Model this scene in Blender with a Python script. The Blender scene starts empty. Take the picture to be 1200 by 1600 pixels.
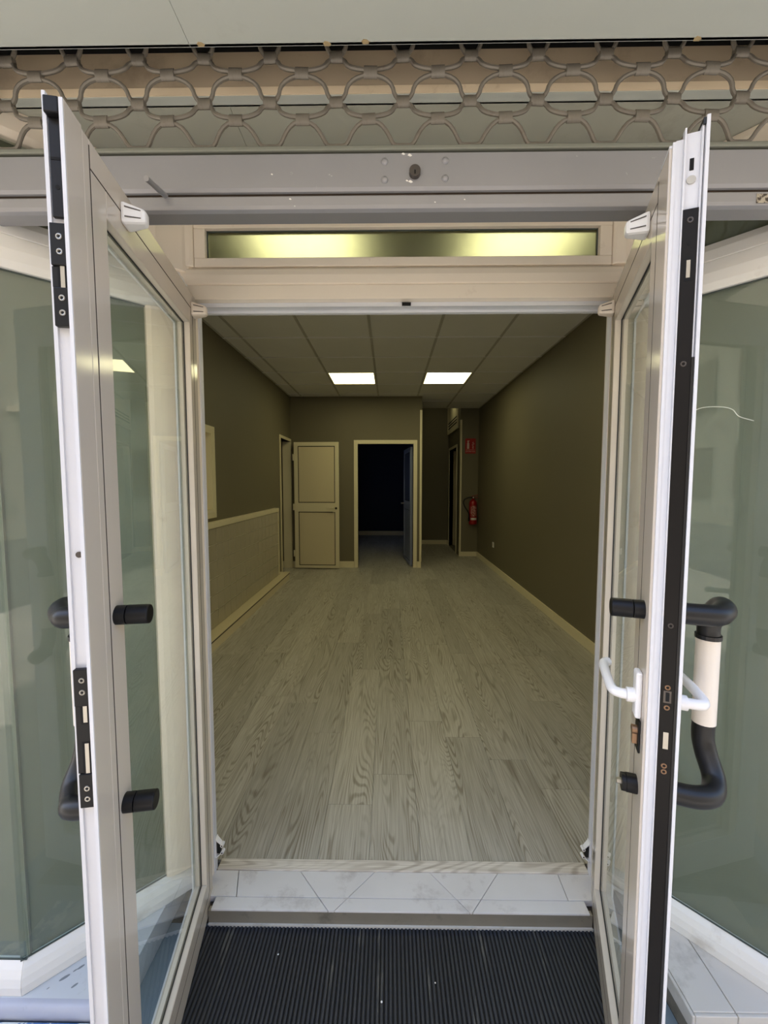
import bpy, bmesh, math, random
from mathutils import Vector, Matrix
random.seed(7)
R = math.radians
SC = bpy.context.scene
COL = SC.collection

# ------------------------------------------------------------------ camera
F_PX, CAM_H = 652.0, 1.35
PITCH = math.atan(45 / F_PX)
YAW = math.atan(8.5 / F_PX * math.cos(PITCH))
fw = Vector((-math.sin(YAW) * math.cos(PITCH), math.cos(YAW) * math.cos(PITCH), -math.sin(PITCH)))
rt = Vector((math.cos(YAW), math.sin(YAW), 0))
up = rt.cross(fw)
cd = bpy.data.cameras.new('camera')
cd.sensor_fit = 'HORIZONTAL'; cd.sensor_width = 36.0; cd.lens = 36.0 * F_PX / 1200.0
cd.clip_start = 0.02; cd.clip_end = 200
cam = bpy.data.objects.new('camera', cd); COL.objects.link(cam)
m = Matrix((rt, up, -fw)).transposed().to_4x4(); m.translation = Vector((0, 0, CAM_H))
cam.matrix_world = m
SC.camera = cam

# ------------------------------------------------------------------ world, sun, exposure
SKY_STRENGTH, SUN_STRENGTH, EXPOSURE = 0.30, 4.0, 1.40
LAMP = (3.9, 3.6, 2.0, 2.2)          # r, g, b, strength of the ceiling panels
w = bpy.data.worlds.new('world'); SC.world = w; w.use_nodes = True
nt = w.node_tree; nt.nodes.clear()
sky = nt.nodes.new('ShaderNodeTexSky'); sky.sky_type = 'NISHITA'; sky.sun_disc = False
sky.sun_elevation = R(52); sky.sun_rotation = R(-68); sky.air_density = 1.0; sky.dust_density = 2.5; sky.ozone_density = 1.0
bg = nt.nodes.new('ShaderNodeBackground'); bg.inputs[1].default_value = SKY_STRENGTH
wo = nt.nodes.new('ShaderNodeOutputWorld')
nt.links.new(sky.outputs[0], bg.inputs[0]); nt.links.new(bg.outputs[0], wo.inputs[0])
sd = bpy.data.lights.new('sun', 'SUN'); sd.energy = SUN_STRENGTH; sd.angle = R(0.6); sd.color = (1.0, 0.94, 0.85)
sun = bpy.data.objects.new('sun', sd); COL.objects.link(sun)
sdir = Vector((0.60, -0.24, -0.76)).normalized()   # light comes over the roof from behind the shop
sun.rotation_euler = sdir.to_track_quat('-Z', 'Y').to_euler(); sun.location = (1, 6, 8)
SC.cycles.transparent_max_bounces = 32; SC.cycles.max_bounces = 16; SC.cycles.diffuse_bounces = 6
vs = SC.view_settings
vs.view_transform = 'Standard'; vs.look = 'None'; vs.exposure = EXPOSURE; vs.gamma = 1.0; vs.use_curve_mapping = False

# ------------------------------------------------------------------ materials
def lin(c):
    return tuple(((v / 255) / 12.92 if v / 255 <= .04045 else ((v / 255 + .055) / 1.055) ** 2.4) for v in c) + (1,)

MATS = {}
def mat(name, rgb, rough=.5, metal=0.0, var=0.0, vscale=6.0, bump=0.0, bscale=60.0, spec=.5, rvar=0.0, dirt=None, dscale=3.0, dlo=.6, dhi=.75, stretch=None):
    """principled material: colour with a soft procedural variation, optional dirt patches and fine bump"""
    mt = bpy.data.materials.new(name); mt.use_nodes = True
    n = mt.node_tree.nodes; l = mt.node_tree.links
    b = n['Principled BSDF']; b.inputs['Roughness'].default_value = rough; b.inputs['Metallic'].default_value = metal
    b.inputs['Specular IOR Level'].default_value = spec
    col = lin(rgb); b.inputs['Base Color'].default_value = col
    tc = n.new('ShaderNodeTexCoord'); src = tc.outputs['Object']
    if stretch:
        mp = n.new('ShaderNodeMapping'); mp.inputs['Scale'].default_value = stretch
        l.new(src, mp.inputs[0]); src = mp.outputs[0]
    cur = None
    if var > 0:
        nz = n.new('ShaderNodeTexNoise'); nz.inputs['Scale'].default_value = vscale; nz.inputs['Detail'].default_value = 5
        l.new(src, nz.inputs['Vector'])
        mx = n.new('ShaderNodeMix'); mx.data_type = 'RGBA'
        mx.inputs[6].default_value = tuple(v * (1 - var) for v in col[:3]) + (1,)
        mx.inputs[7].default_value = tuple(min(1, v * (1 + var)) for v in col[:3]) + (1,)
        l.new(nz.outputs['Fac'], mx.inputs[0]); cur = mx.outputs[2]
    if dirt:
        nz = n.new('ShaderNodeTexNoise'); nz.inputs['Scale'].default_value = dscale; nz.inputs['Detail'].default_value = 8
        nz.inputs['Roughness'].default_value = .65
        l.new(src, nz.inputs['Vector'])
        rp = n.new('ShaderNodeValToRGB'); rp.color_ramp.elements[0].position = dlo; rp.color_ramp.elements[1].position = dhi
        l.new(nz.outputs['Fac'], rp.inputs[0])
        mx = n.new('ShaderNodeMix'); mx.data_type = 'RGBA'
        l.new(rp.outputs[0], mx.inputs[0])
        if cur: l.new(cur, mx.inputs[6])
        else: mx.inputs[6].default_value = col
        mx.inputs[7].default_value = lin(dirt); cur = mx.outputs[2]
    if cur: l.new(cur, b.inputs['Base Color'])
    if bump > 0:
        nz = n.new('ShaderNodeTexNoise'); nz.inputs['Scale'].default_value = bscale; nz.inputs['Detail'].default_value = 3
        l.new(src, nz.inputs['Vector'])
        bp = n.new('ShaderNodeBump'); bp.inputs['Strength'].default_value = bump; bp.inputs['Distance'].default_value = .002
        l.new(nz.outputs['Fac'], bp.inputs['Height']); l.new(bp.outputs[0], b.inputs['Normal'])
    MATS[name] = mt
    return mt

def emis(name, r, g, b, s):
    mt = bpy.data.materials.new(name); mt.use_nodes = True
    n = mt.node_tree.nodes; n.clear(); e = n.new('ShaderNodeEmission'); o = n.new('ShaderNodeOutputMaterial')
    mxv = max(r, g, b)
    e.inputs[0].default_value = (r / mxv, g / mxv, b / mxv, 1); e.inputs[1].default_value = mxv * s / 3.0
    mt.node_tree.links.new(e.outputs[0], o.inputs[0]); MATS[name] = mt; return mt

def pane(name, tint, refl=1.0, rough=0.0, dirt=0.0):
    """clear pane: tinted see-through plus fresnel reflection, with a thin veil of dust"""
    mt = bpy.data.materials.new(name); mt.use_nodes = True
    n = mt.node_tree.nodes; l = mt.node_tree.links; n.clear()
    t = n.new('ShaderNodeBsdfTransparent'); t.inputs[0].default_value = lin(tint)
    g = n.new('ShaderNodeBsdfGlossy'); g.inputs['Roughness'].default_value = rough
    fr = n.new('ShaderNodeFresnel'); fr.inputs[0].default_value = 1.5
    mu = n.new('ShaderNodeMath'); mu.operation = 'MULTIPLY'; mu.inputs[1].default_value = refl; mu.use_clamp = True
    mx = n.new('ShaderNodeMixShader'); o = n.new('ShaderNodeOutputMaterial')
    ge = n.new('ShaderNodeNewGeometry'); inv = n.new('ShaderNodeMath'); inv.operation = 'SUBTRACT'; inv.inputs[0].default_value = 1.0
    l.new(ge.outputs['Backfacing'], inv.inputs[1]); m0 = n.new('ShaderNodeMath'); m0.operation = 'MULTIPLY'
    l.new(fr.outputs[0], m0.inputs[0]); l.new(inv.outputs[0], m0.inputs[1])
    l.new(m0.outputs[0], mu.inputs[0]); l.new(mu.outputs[0], mx.inputs[0])
    base = t.outputs[0]
    if dirt > 0:
        d = n.new('ShaderNodeBsdfDiffuse'); d.inputs[0].default_value = lin((215, 220, 210))
        tc = n.new('ShaderNodeTexCoord'); nz = n.new('ShaderNodeTexNoise'); nz.inputs['Scale'].default_value = 9; nz.inputs['Detail'].default_value = 6
        l.new(tc.outputs['Object'], nz.inputs['Vector'])
        m2 = n.new('ShaderNodeMath'); m2.operation = 'MULTIPLY'; m2.inputs[1].default_value = dirt; l.new(nz.outputs['Fac'], m2.inputs[0])
        md = n.new('ShaderNodeMixShader'); l.new(m2.outputs[0], md.inputs[0]); l.new(t.outputs[0], md.inputs[1]); l.new(d.outputs[0], md.inputs[2])
        base = md.outputs[0]
    l.new(base, mx.inputs[1]); l.new(g.outputs[0], mx.inputs[2]); l.new(mx.outputs[0], o.inputs[0])
    MATS[name] = mt; return mt

mat('lacquer_shaded', (204, 194, 181), .12, var=.03, vscale=3, dirt=(188, 178, 160), dscale=4, dlo=.66, dhi=.9, bump=.02, bscale=140)  # door white darkened to beige, shade of inner faces put into the colour
mat('frame_paint', (238, 226, 209), .16, var=.04, vscale=4, dirt=(165, 140, 112), dscale=7, dlo=.64, dhi=.9)
mat('lacquer_lit', (212, 213, 218), .30, var=.03, vscale=8, dirt=(160, 150, 140), dscale=12, dlo=.66, dhi=.85)  # lighter, cooler copy of the door white, sky light put into the colour
mat('sill_white', (228, 226, 222), .35, var=.04, vscale=5, dirt=(160, 145, 125), dscale=6, dlo=.62, dhi=.9)
mat('gasket', (40, 44, 44), .6)
mat('pane_gasket', (72, 80, 76), .6)
mat('joint_dark', (58, 50, 44), .8)
mat('black_plastic', (13, 13, 16), .45, spec=.3, var=.2, vscale=30, bump=.05, bscale=200)
mat('black_rubber', (12, 13, 17), .40, var=.25, vscale=18)
mat('lock_plate', (12, 9, 9), .45, spec=.25, dirt=(150, 140, 130), dscale=90, dlo=.70, dhi=.74)
mat('steel', (175, 172, 165), .32, metal=.9)
mat('brass_dull', (150, 120, 95), .4, metal=.8)
mat('dark_hole', (8, 8, 9), .9)
mat('white_plastic', (238, 237, 238), .30)
mat('ivory_plastic', (226, 214, 200), .35)
mat('handle_white', (236, 228, 218), .35, var=.04, vscale=10, dirt=(150, 115, 85), dscale=22, dlo=.68, dhi=.82)
mat('film', (121, 122, 111), .45, var=.05, vscale=1.5)
mat('upper_film', (96, 96, 78), .5, var=.08, vscale=3)
mat('pale_board', (214, 222, 214), .55, var=.12, vscale=14, stretch=(1, 1, .25), dirt=(130, 136, 122), dscale=55, dlo=.60, dhi=.72)
mat('soffit', (187, 192, 185), .55, var=.03, vscale=2.2, dirt=(150, 152, 140), dscale=3, dlo=.62, dhi=.95)
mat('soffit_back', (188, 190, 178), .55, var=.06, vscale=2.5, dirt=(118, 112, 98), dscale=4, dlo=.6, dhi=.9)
mat('housing_tan', (186, 170, 146), .6, var=.12, vscale=5, dirt=(120, 100, 78), dscale=6, dlo=.55, dhi=.9)
mat('housing_lip', (232, 214, 184), .55, var=.06, vscale=6, dirt=(150, 120, 90), dscale=11, dlo=.6, dhi=.85)
mat('housing_shade', (10, 9, 8), .95)  # near-black, shade inside the shutter slot put into the colour
mat('rust', (170, 150, 112), .9, var=.3, vscale=40)
mat('rod', (118, 112, 102), .5, metal=.25, var=.12, vscale=12, dirt=(92, 80, 66), dscale=20, dlo=.58, dhi=.8)
mat('bar', (152, 152, 156), .42, metal=.35, var=.06, vscale=6, dirt=(205, 205, 208), dscale=45, dlo=.70, dhi=.74)
mat('bar_lip', (132, 134, 124), .45, metal=.3, var=.08, vscale=9)
mat('bar_gap', (92, 78, 66), .8, var=.25, vscale=14)
mat('lock_metal', (88, 82, 78), .4, metal=.6)
mat('paint_chip', (238, 236, 232), .6)
mat('sticker_paper', (176, 168, 152), .7, var=.1, vscale=40, dirt=(70, 62, 54), dscale=70, dlo=.5, dhi=.56)
mat('olive_wall', (112, 105, 84), .62, var=.05, vscale=1.6, bump=.06, bscale=90)
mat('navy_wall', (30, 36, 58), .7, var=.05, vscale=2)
mat('ceiling_tile', (224, 223, 216), .8, var=.04, vscale=3, bump=.05, bscale=50)
mat('ceiling_rail', (182, 179, 168), .5)
mat('grey_slab', (120, 116, 105), .9)
mat('trim_cream', (228, 218, 186), .38, var=.03, vscale=5)
mat('door_cream', (226, 216, 186), .32, var=.03, vscale=2)
mat('door_panel', (218, 205, 172), .28, var=.03, vscale=3)
mat('blue_panel', (130, 138, 165), .4)
mat('tile', (176, 168, 147), .16, var=.05, vscale=5)
mat('grout', (232, 226, 208), .8)
mat('step_tile', (222, 210, 176), .22, var=.04, vscale=4)
mat('marble', (216, 214, 216), .32, var=.09, vscale=6, dirt=(158, 152, 152), dscale=9, dlo=.54, dhi=.80, bump=.05, bscale=80)
mat('stone_riser', (128, 122, 110), .6, var=.2, vscale=9, dirt=(78, 74, 66), dscale=8, dlo=.55, dhi=.75)
mat('stone_right', (208, 204, 197), .42, var=.06, vscale=5, dirt=(150, 146, 138), dscale=9, dlo=.54, dhi=.82)
mat('stone_left', (196, 201, 206), .38, var=.05, vscale=6, dirt=(150, 154, 156), dscale=12, dlo=.58, dhi=.78)
mat('stone_front', (172, 176, 190), .45, var=.08, vscale=8, dirt=(60, 64, 76), dscale=9, dlo=.62, dhi=.8)
mat('kerb_blue', (92, 128, 176), .55, var=.2, vscale=16, dirt=(226, 232, 230), dscale=14, dlo=.48, dhi=.53)
mat('pavement', (188, 180, 166), .8, var=.12, vscale=2, bump=.2, bscale=40)
mat('entry_floor', (120, 138, 152), .5, var=.1, vscale=6)
mat('mat_rubber', (44, 48, 58), .55, var=.3, vscale=7, dirt=(120, 118, 112), dscale=24, dlo=.60, dhi=.74, stretch=(1, .12, 1))
mat('mat_base', (12, 12, 14), .8)
mat('facade_cream', (206, 192, 166), .85, var=.08, vscale=.6)
mat('shutter_brown', (110, 88, 66), .7)
mat('asphalt', (98, 96, 94), .9, var=.1, vscale=1)
mat('red_paint', (150, 18, 22), .28, var=.08, vscale=20)
mat('red_sign', (168, 16, 24), .45)
mat('sign_white', (226, 206, 196), .5)
mat('ext_label', (196, 150, 142), .5, dirt=(140, 20, 22), dscale=60, dlo=.45, dhi=.55)
mat('gauge_white', (215, 210, 205), .4)
mat('hatch_panel', (212, 206, 184), .5, var=.04, vscale=4)
mat('spot_stain', (128, 134, 138), .5)
mat('scratch', (60, 66, 64), .8)
pane('door_glass', (247, 251, 248), 1.15, dirt=.06)
pane('shop_glass', (246, 250, 247), 1.25, dirt=.03)
emis('lamp_diffuser', *LAMP)
emis('fill_glow', .10, .14, .26, 3.0)  # glow of the added navy room window, no daylight behind it
# frosted transom pane
def frosted():
    mt = bpy.data.materials.new('frosted'); mt.use_nodes = True
    b = mt.node_tree.nodes['Principled BSDF']
    b.inputs['Base Color'].default_value = lin((164, 167, 150)); b.inputs['Roughness'].default_value = .48
    b.inputs['Transmission Weight'].default_value = 1.0; b.inputs['IOR'].default_value = 1.25
    MATS['frosted'] = mt
frosted()
# wood floor planks
def wood(name, base_l, base_d):
    mt = bpy.data.materials.new(name); mt.use_nodes = True
    n = mt.node_tree.nodes; l = mt.node_tree.links; b = n['Principled BSDF']
    tc = n.new('ShaderNodeTexCoord'); oi = n.new('ShaderNodeObjectInfo')
    ad = n.new('ShaderNodeVectorMath'); ad.operation = 'MULTIPLY_ADD'
    cb = n.new('ShaderNodeCombineXYZ')
    mr = n.new('ShaderNodeMath'); mr.operation = 'MULTIPLY'; mr.inputs[1].default_value = 37.0; l.new(oi.outputs['Random'], mr.inputs[0])
    mr2 = n.new('ShaderNodeMath'); mr2.operation = 'MULTIPLY'; mr2.inputs[1].default_value = 91.0; l.new(oi.outputs['Random'], mr2.inputs[0])
    l.new(mr.outputs[0], cb.inputs[0]); l.new(mr2.outputs[0], cb.inputs[1]); l.new(mr.outputs[0], cb.inputs[2])
    ad.inputs[1].default_value = (1, 1, 1); l.new(tc.outputs['Object'], ad.inputs[0]); l.new(cb.outputs[0], ad.inputs[2])
    mp = n.new('ShaderNodeMapping'); mp.inputs['Scale'].default_value = (8.0, .8, 1.0); l.new(ad.outputs[0], mp.inputs[0])
    n1 = n.new('ShaderNodeTexNoise'); n1.inputs['Scale'].default_value = 1.0; n1.inputs['Detail'].default_value = 1.2; n1.inputs['Distortion'].default_value = .35
    l.new(mp.outputs[0], n1.inputs['Vector'])
    # rings: contour lines of the stretched noise give cathedral grain
    rg = n.new('ShaderNodeMath'); rg.operation = 'MULTIPLY'; rg.inputs[1].default_value = 210.0; l.new(n1.outputs['Fac'], rg.inputs[0])
    sn = n.new('ShaderNodeMath'); sn.operation = 'SINE'; l.new(rg.outputs[0], sn.inputs[0])
    r1 = n.new('ShaderNodeMapRange'); r1.inputs[1].default_value = -.1; r1.inputs[2].default_value = 1.0; l.new(sn.outputs[0], r1.inputs[0])
    mp2 = n.new('ShaderNodeMapping'); mp2.inputs['Scale'].default_value = (230, 5.0, 1.0); l.new(ad.outputs[0], mp2.inputs[0])
    n2 = n.new('ShaderNodeTexNoise'); n2.inputs['Scale'].default_value = 1.0; n2.inputs['Detail'].default_value = 4; l.new(mp2.outputs[0], n2.inputs['Vector'])
    mp3 = n.new('ShaderNodeMapping'); mp3.inputs['Scale'].default_value = (9, 1.4, 1.0); l.new(ad.outputs[0], mp3.inputs[0])
    n3 = n.new('ShaderNodeTexNoise'); n3.inputs['Scale'].default_value = 1.3; n3.inputs['Detail'].default_value = 2; l.new(mp3.outputs[0], n3.inputs['Vector'])
    r3 = n.new('ShaderNodeMapRange'); r3.inputs[1].default_value = .38; r3.inputs[2].default_value = .66; r3.inputs[3].default_value = .12; l.new(n3.outputs['Fac'], r3.inputs[0])
    mm = n.new('ShaderNodeMath'); mm.operation = 'MULTIPLY'; l.new(r1.outputs[0], mm.inputs[0]); l.new(r3.outputs[0], mm.inputs[1])
    m4 = n.new('ShaderNodeMath'); m4.operation = 'MULTIPLY_ADD'; m4.inputs[1].default_value = .8; l.new(mm.outputs[0], m4.inputs[0])
    r2 = n.new('ShaderNodeMapRange'); r2.inputs[1].default_value = .35; r2.inputs[2].default_value = .7; r2.inputs[4].default_value = .6; l.new(n2.outputs['Fac'], r2.inputs[0])
    l.new(r2.outputs[0], m4.inputs[2]); m4.use_clamp = True
    mx = n.new('ShaderNodeMix'); mx.data_type = 'RGBA'; mx.inputs[6].default_value = lin(base_l); mx.inputs[7].default_value = lin(base_d)
    l.new(m4.outputs[0], mx.inputs[0])
    hv = n.new('ShaderNodeHueSaturation'); l.new(mx.outputs[2], hv.inputs['Color'])
    vr = n.new('ShaderNodeMapRange'); vr.inputs[3].default_value = .88; vr.inputs[4].default_value = 1.10; l.new(oi.outputs['Random'], vr.inputs[0]); l.new(vr.outputs[0], hv.inputs['Value'])
    l.new(hv.outputs[0], b.inputs['Base Color'])
    b.inputs['Roughness'].default_value = .36
    bp = n.new('ShaderNodeBump'); bp.inputs['Strength'].default_value = .12; bp.inputs['Distance'].default_value = .001
    l.new(m4.outputs[0], bp.inputs['Height']); l.new(bp.outputs[0], b.inputs['Normal'])
    MATS[name] = mt
wood('floor_wood', (194, 191, 182), (140, 132, 119))
wood('strip_wood', (224, 218, 210), (164, 154, 142))

# ------------------------------------------------------------------ mesh helpers
class MB:
    def __init__(s): s.bm = bmesh.new()
    def box(s, x0, x1, y0, y1, z0, z1):
        x0, x1 = min(x0, x1), max(x0, x1); y0, y1 = min(y0, y1), max(y0, y1); z0, z1 = min(z0, z1), max(z0, z1)
        v = [s.bm.verts.new(p) for p in ((x0,y0,z0),(x1,y0,z0),(x1,y1,z0),(x0,y1,z0),(x0,y0,z1),(x1,y0,z1),(x1,y1,z1),(x0,y1,z1))]
        for f in ((0,3,2,1),(4,5,6,7),(0,1,5,4),(1,2,6,5),(2,3,7,6),(3,0,4,7)): s.bm.faces.new([v[i] for i in f])
        return s
    def prism(s, poly, a, b, axis='z'):
        """polygon extruded from a to b along an axis; polygon holds the two other coordinates in x,y,z order"""
        def P(p, t):
            return {'x': (t, p[0], p[1]), 'y': (p[0], t, p[1]), 'z': (p[0], p[1], t)}[axis]
        v0 = [s.bm.verts.new(P(p, a)) for p in poly]; v1 = [s.bm.verts.new(P(p, b)) for p in poly]
        n = len(poly)
        s.bm.faces.new(v0); s.bm.faces.new(v1[::-1])
        for i in range(n): s.bm.faces.new([v0[i], v0[(i+1) % n], v1[(i+1) % n], v1[i]])
        return s
    def hexa(s, quad_a, quad_b):
        a = [s.bm.verts.new(p) for p in quad_a]; b = [s.bm.verts.new(p) for p in quad_b]
        s.bm.faces.new(a); s.bm.faces.new(b[::-1])
        for i in range(4): s.bm.faces.new([a[i], a[(i+1) % 4], b[(i+1) % 4], b[i]])
        return s
    def tube(s, pts, r, seg=12, cap=True):
        pts = [Vector(p) for p in pts]; rr = r if isinstance(r, (list, tuple)) else [r] * len(pts)
        rings = []; prev = None
        for i, p in enumerate(pts):
            t = (pts[min(i+1, len(pts)-1)] - pts[max(i-1, 0)]).normalized()
            if prev is None:
                n = t.orthogonal().normalized()
            else:
                n = (prev - t * prev.dot(t)).normalized()
            prev = n; bn = t.cross(n)
            rings.append([s.bm.verts.new(p + (n * math.cos(2*math.pi*k/seg) + bn * math.sin(2*math.pi*k/seg)) * rr[i]) for k in range(seg)])
        for a, b in zip(rings, rings[1:]):
            for k in range(seg): s.bm.faces.new([a[k], a[(k+1) % seg], b[(k+1) % seg], b[k]])
        if cap:
            s.bm.faces.new(rings[0][::-1]); s.bm.faces.new(rings[-1])
        return s
    def cyl(s, a, b, r, r2=None, seg=16):
        return s.tube([a, b], [r, r if r2 is None else r2], seg)
    def lathe(s, prof, c=(0,0,0), seg=20):
        rings = [[s.bm.verts.new((c[0]+r*math.cos(2*math.pi*k/seg), c[1]+r*math.sin(2*math.pi*k/seg), c[2]+z)) for k in range(seg)] for r, z in prof]
        for a, b in zip(rings, rings[1:]):
            for k in range(seg): s.bm.faces.new([a[k], a[(k+1) % seg], b[(k+1) % seg], b[k]])
        s.bm.faces.new(rings[0][::-1]); s.bm.faces.new(rings[-1])
        return s
    def dome(s, c, n, r, h, seg=12):
        c = Vector(c); n = Vector(n).normalized(); u = n.orthogonal().normalized(); v = n.cross(u)
        rings = [[s.bm.verts.new(c + n*h*math.sin(t) + (u*math.cos(2*math.pi*k/seg)+v*math.sin(2*math.pi*k/seg))*r*math.cos(t)) for k in range(seg)] for t in (0, .5, 1.0)]
        for a, b in zip(rings, rings[1:]):
            for k in range(seg): s.bm.faces.new([a[k], a[(k+1) % seg], b[(k+1) % seg], b[k]])
        tp = s.bm.verts.new(c + n*h)
        for k in range(seg): s.bm.faces.new([rings[-1][k], rings[-1][(k+1) % seg], tp])
        s.bm.faces.new(rings[0][::-1]); return s
    def build(s, name, material, parent=None, bevel=0.0, smooth=False, loc=None):
        bmesh.ops.recalc_face_normals(s.bm, faces=s.bm.faces[:])
        me = bpy.data.meshes.new(name); s.bm.to_mesh(me); s.bm.free()
        if loc: me.transform(Matrix.Translation(-Vector(loc)))
        o = bpy.data.objects.new(name, me); COL.objects.link(o)
        me.materials.append(MATS[material])
        if loc: o.location = loc
        if parent: o.parent = parent
        if bevel:
            bv = o.modifiers.new('bevel', 'BEVEL'); bv.width = bevel; bv.segments = 2; bv.limit_method = 'ANGLE'; bv.angle_limit = R(40)
        if smooth:
            me.polygons.foreach_set('use_smooth', [True] * len(me.polygons))
            try: me.set_sharp_from_angle(angle=R(40))
            except Exception: pass
        return o

def tag(o, label=None, cat=None, group=None, kind=None):
    if label: o['label'] = label
    if cat: o['category'] = cat
    if group: o['group'] = group
    if kind: o['kind'] = kind
    return o
def thing(name, label, cat, loc=(0,0,0), rz=0.0, group=None, kind=None):
    o = bpy.data.objects.new(name, None); COL.objects.link(o); o.empty_display_size = .05
    o.location = loc; o.rotation_euler = (0, 0, rz)
    return tag(o, label, cat, group, kind)
def bx(*b):
    mb = MB()
    for q in b: mb.box(*q)
    return mb
def struct(name, label, cat, mb, material, **k):
    return tag(mb.build(name, material, **k), label, cat, kind='structure')
def smoothpath(pts, n=6):
    """catmull-rom through points"""
    P = [Vector(p) for p in pts]; P = [P[0]*2-P[1]] + P + [P[-1]*2-P[-2]]
    out = []
    for i in range(1, len(P)-2):
        for k in range(n):
            t = k / n
            a, b, c, d = P[i-1], P[i], P[i+1], P[i+2]
            out.append(.5*((2*b)+(c-a)*t+(2*a-5*b+4*c-d)*t*t+(3*b-a-3*c+d)*t**3))
    out.append(P[-2]); return out

# ------------------------------------------------------------------ layout constants
XL, XR = -1.56, 1.625              # side walls
YB = 6.62                          # back wall
CX0, CX1, CY1 = 0.51, 1.29, 9.23   # passage at the back right
YF = 7.69                          # short wall with the extinguisher
ZC = 2.70                          # suspended ceiling
YIN = 1.403                        # floor starts behind the threshold strip
SH = .978                          # front plane of the showcases
JL, JR = (-.60, 1.312), (.7104, 1.312)   # where the slanted panes meet the door frame
CL, CR = (-.947, SH), (1.013, SH)        # outer corners of the showcases
ZMAT = -.05

# ------------------------------------------------------------------ interior shell
floor = thing('floor', 'grey oak laminate plank floor of the empty shop', 'floor', kind='structure')
bx((XL, XR, YIN, YB, -.14, -.012), (XL, -.80, SH+.10, YIN, -.14, -.07), (.80, XR, SH+.10, YIN, -.14, -.07), (-.80, .80, 1.345, YIN, -.14, -.10), (-.95, CX0, YB, 10.82, -.14, -.012), (CX0, XR, YB, YF, -.14, -.012), (CX0, CX1+.9, YF, CY1, -.14, -.012), (-2.6, XL, 5.9, YB, -.14, -.012)).build('underlay', 'grey_slab', floor)
PW = .186
def planks(x0, x1, y0, y1, shift=0.0):
    i0 = math.floor((x0 - XL) / PW); x = XL + i0 * PW; row = i0
    while x < x1 - .01:
        rs = random.Random(row * 13 + int(y0 * 10)); a, b = max(x, x0), min(x + PW, x1)
        y = y0 - rs.uniform(.05, 1.15)
        while y < y1:
            L = 1.28; s, e = max(y, y0), min(y + L, y1)
            if e - s > .02 and b - a > .01:
                bx((a + .0006, b - .0006, s + .0006, e - .0006, -.012, 0)).build('plank', 'floor_wood', floor, loc=((a+b)/2, (s+e)/2, 0))
            y += L
        x += PW; row += 1
planks(XL+.06, XR, YIN, YB)
planks(CX0, XR, YB, YF)
planks(CX0, CX1, YF, CY1)
planks(-.95, CX0-.03, YB, 9.5)
bx((-.95, CX0-.03, 9.5, 10.8, -.012, 0)).build('far_floor', 'floor_wood', floor)
bx((-2.6, XL+.06, 5.9, YB, -.012, 0)).build('side_floor', 'floor_wood', floor)

# ceiling of square tiles in a metal grid; four tiles are lamps
ceiling = thing('ceiling', 'suspended ceiling of pale square tiles in a metal grid', 'ceiling', kind='structure')
bx((XL-.1, XR+.1, 1.36, YB+.1, 2.76, 2.86), (CX0, XR+.1, YB, YF, 2.76, 2.86)).build('slab', 'grey_slab', ceiling)
GX = [XL, -1.378, -.774, -.172, .437, 1.030, XR]
GY = [1.36] + [3.98 - .61*k for k in (4, 3, 2, 1)] + [3.98 + .61*k for k in range(0, 7)]
GY = [y for y in GY if y < YF - .05] + [YF]
lamps = []
for j in range(len(GY)-1):
    for i in range(len(GX)-1):
        x0, x1, y0, y1 = GX[i], GX[i+1], GY[j], GY[j+1]
        if y0 >= YB - .01 and x1 < CX0: continue
        if y1 > YB and x0 < CX0: 
            if x1 <= CX0: y1 = YB
            else:
                (bx((x0+.012, x1-.012, y0+.012, YB, ZC+.006, ZC+.02)).build('ceiling_tile', 'ceiling_tile', ceiling) if y0 < YB else None)
                bx((CX0, x1-.012, max(YB, y0+.012), min(y1-.012, YF), ZC+.006, ZC+.02)).build('ceiling_tile', 'ceiling_tile', ceiling); continue
        if i in (2, 4) and (abs(y0 - 5.20) < .1 or abs(y0 - 2.15) < .1):
            lamps.append((x0, x1, y0, y1)); continue
        mb = MB()
        c = .011
        a = [(x0+c, y0+c, ZC+.02), (x1-c, y0+c, ZC+.02), (x1-c, y1-c, ZC+.02), (x0+c, y1-c, ZC+.02)]
        b = [(x0+c, y0+c, ZC+.004), (x1-c, y0+c, ZC+.004), (x1-c, y1-c, ZC+.004), (x0+c, y1-c, ZC+.004)]
        mb.hexa(a, b).build('ceiling_tile', 'ceiling_tile', ceiling)
for x in GX[1:-1]:
    ye = YF if x > CX0 else YB
    bx((x-.012, x+.012, 1.36, ye, ZC, ZC+.006), (x-.003, x+.003, 1.36, ye, ZC-.004, ZC)).build('ceiling_rail', 'ceiling_rail', ceiling)
for y in GY[1:-1]:
    bx((XL if y < YB else CX0, XR, y-.009, y+.009, ZC-.001, ZC+.008)).build('ceiling_rail', 'white_plastic', ceiling)
bx((XL, XL+.02, 1.36, YB, ZC, ZC+.008)).build('edge_angle', 'ceiling_rail', ceiling)
bx((XR-.02, XR, 1.36, YF, ZC, ZC+.008)).build('edge_angle', 'ceiling_rail', ceiling)
bx((XL, CX0, YB-.02, YB, ZC, ZC+.008)).build('edge_angle', 'ceiling_rail', ceiling)
LL = ['square ceiling lamp glowing behind the left half of the frosted transom', 'square ceiling lamp glowing behind the right half of the frosted transom',
      'lit square ceiling lamp deep in the shop, left of the pair', 'lit square ceiling lamp deep in the shop, right of the pair']
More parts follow.
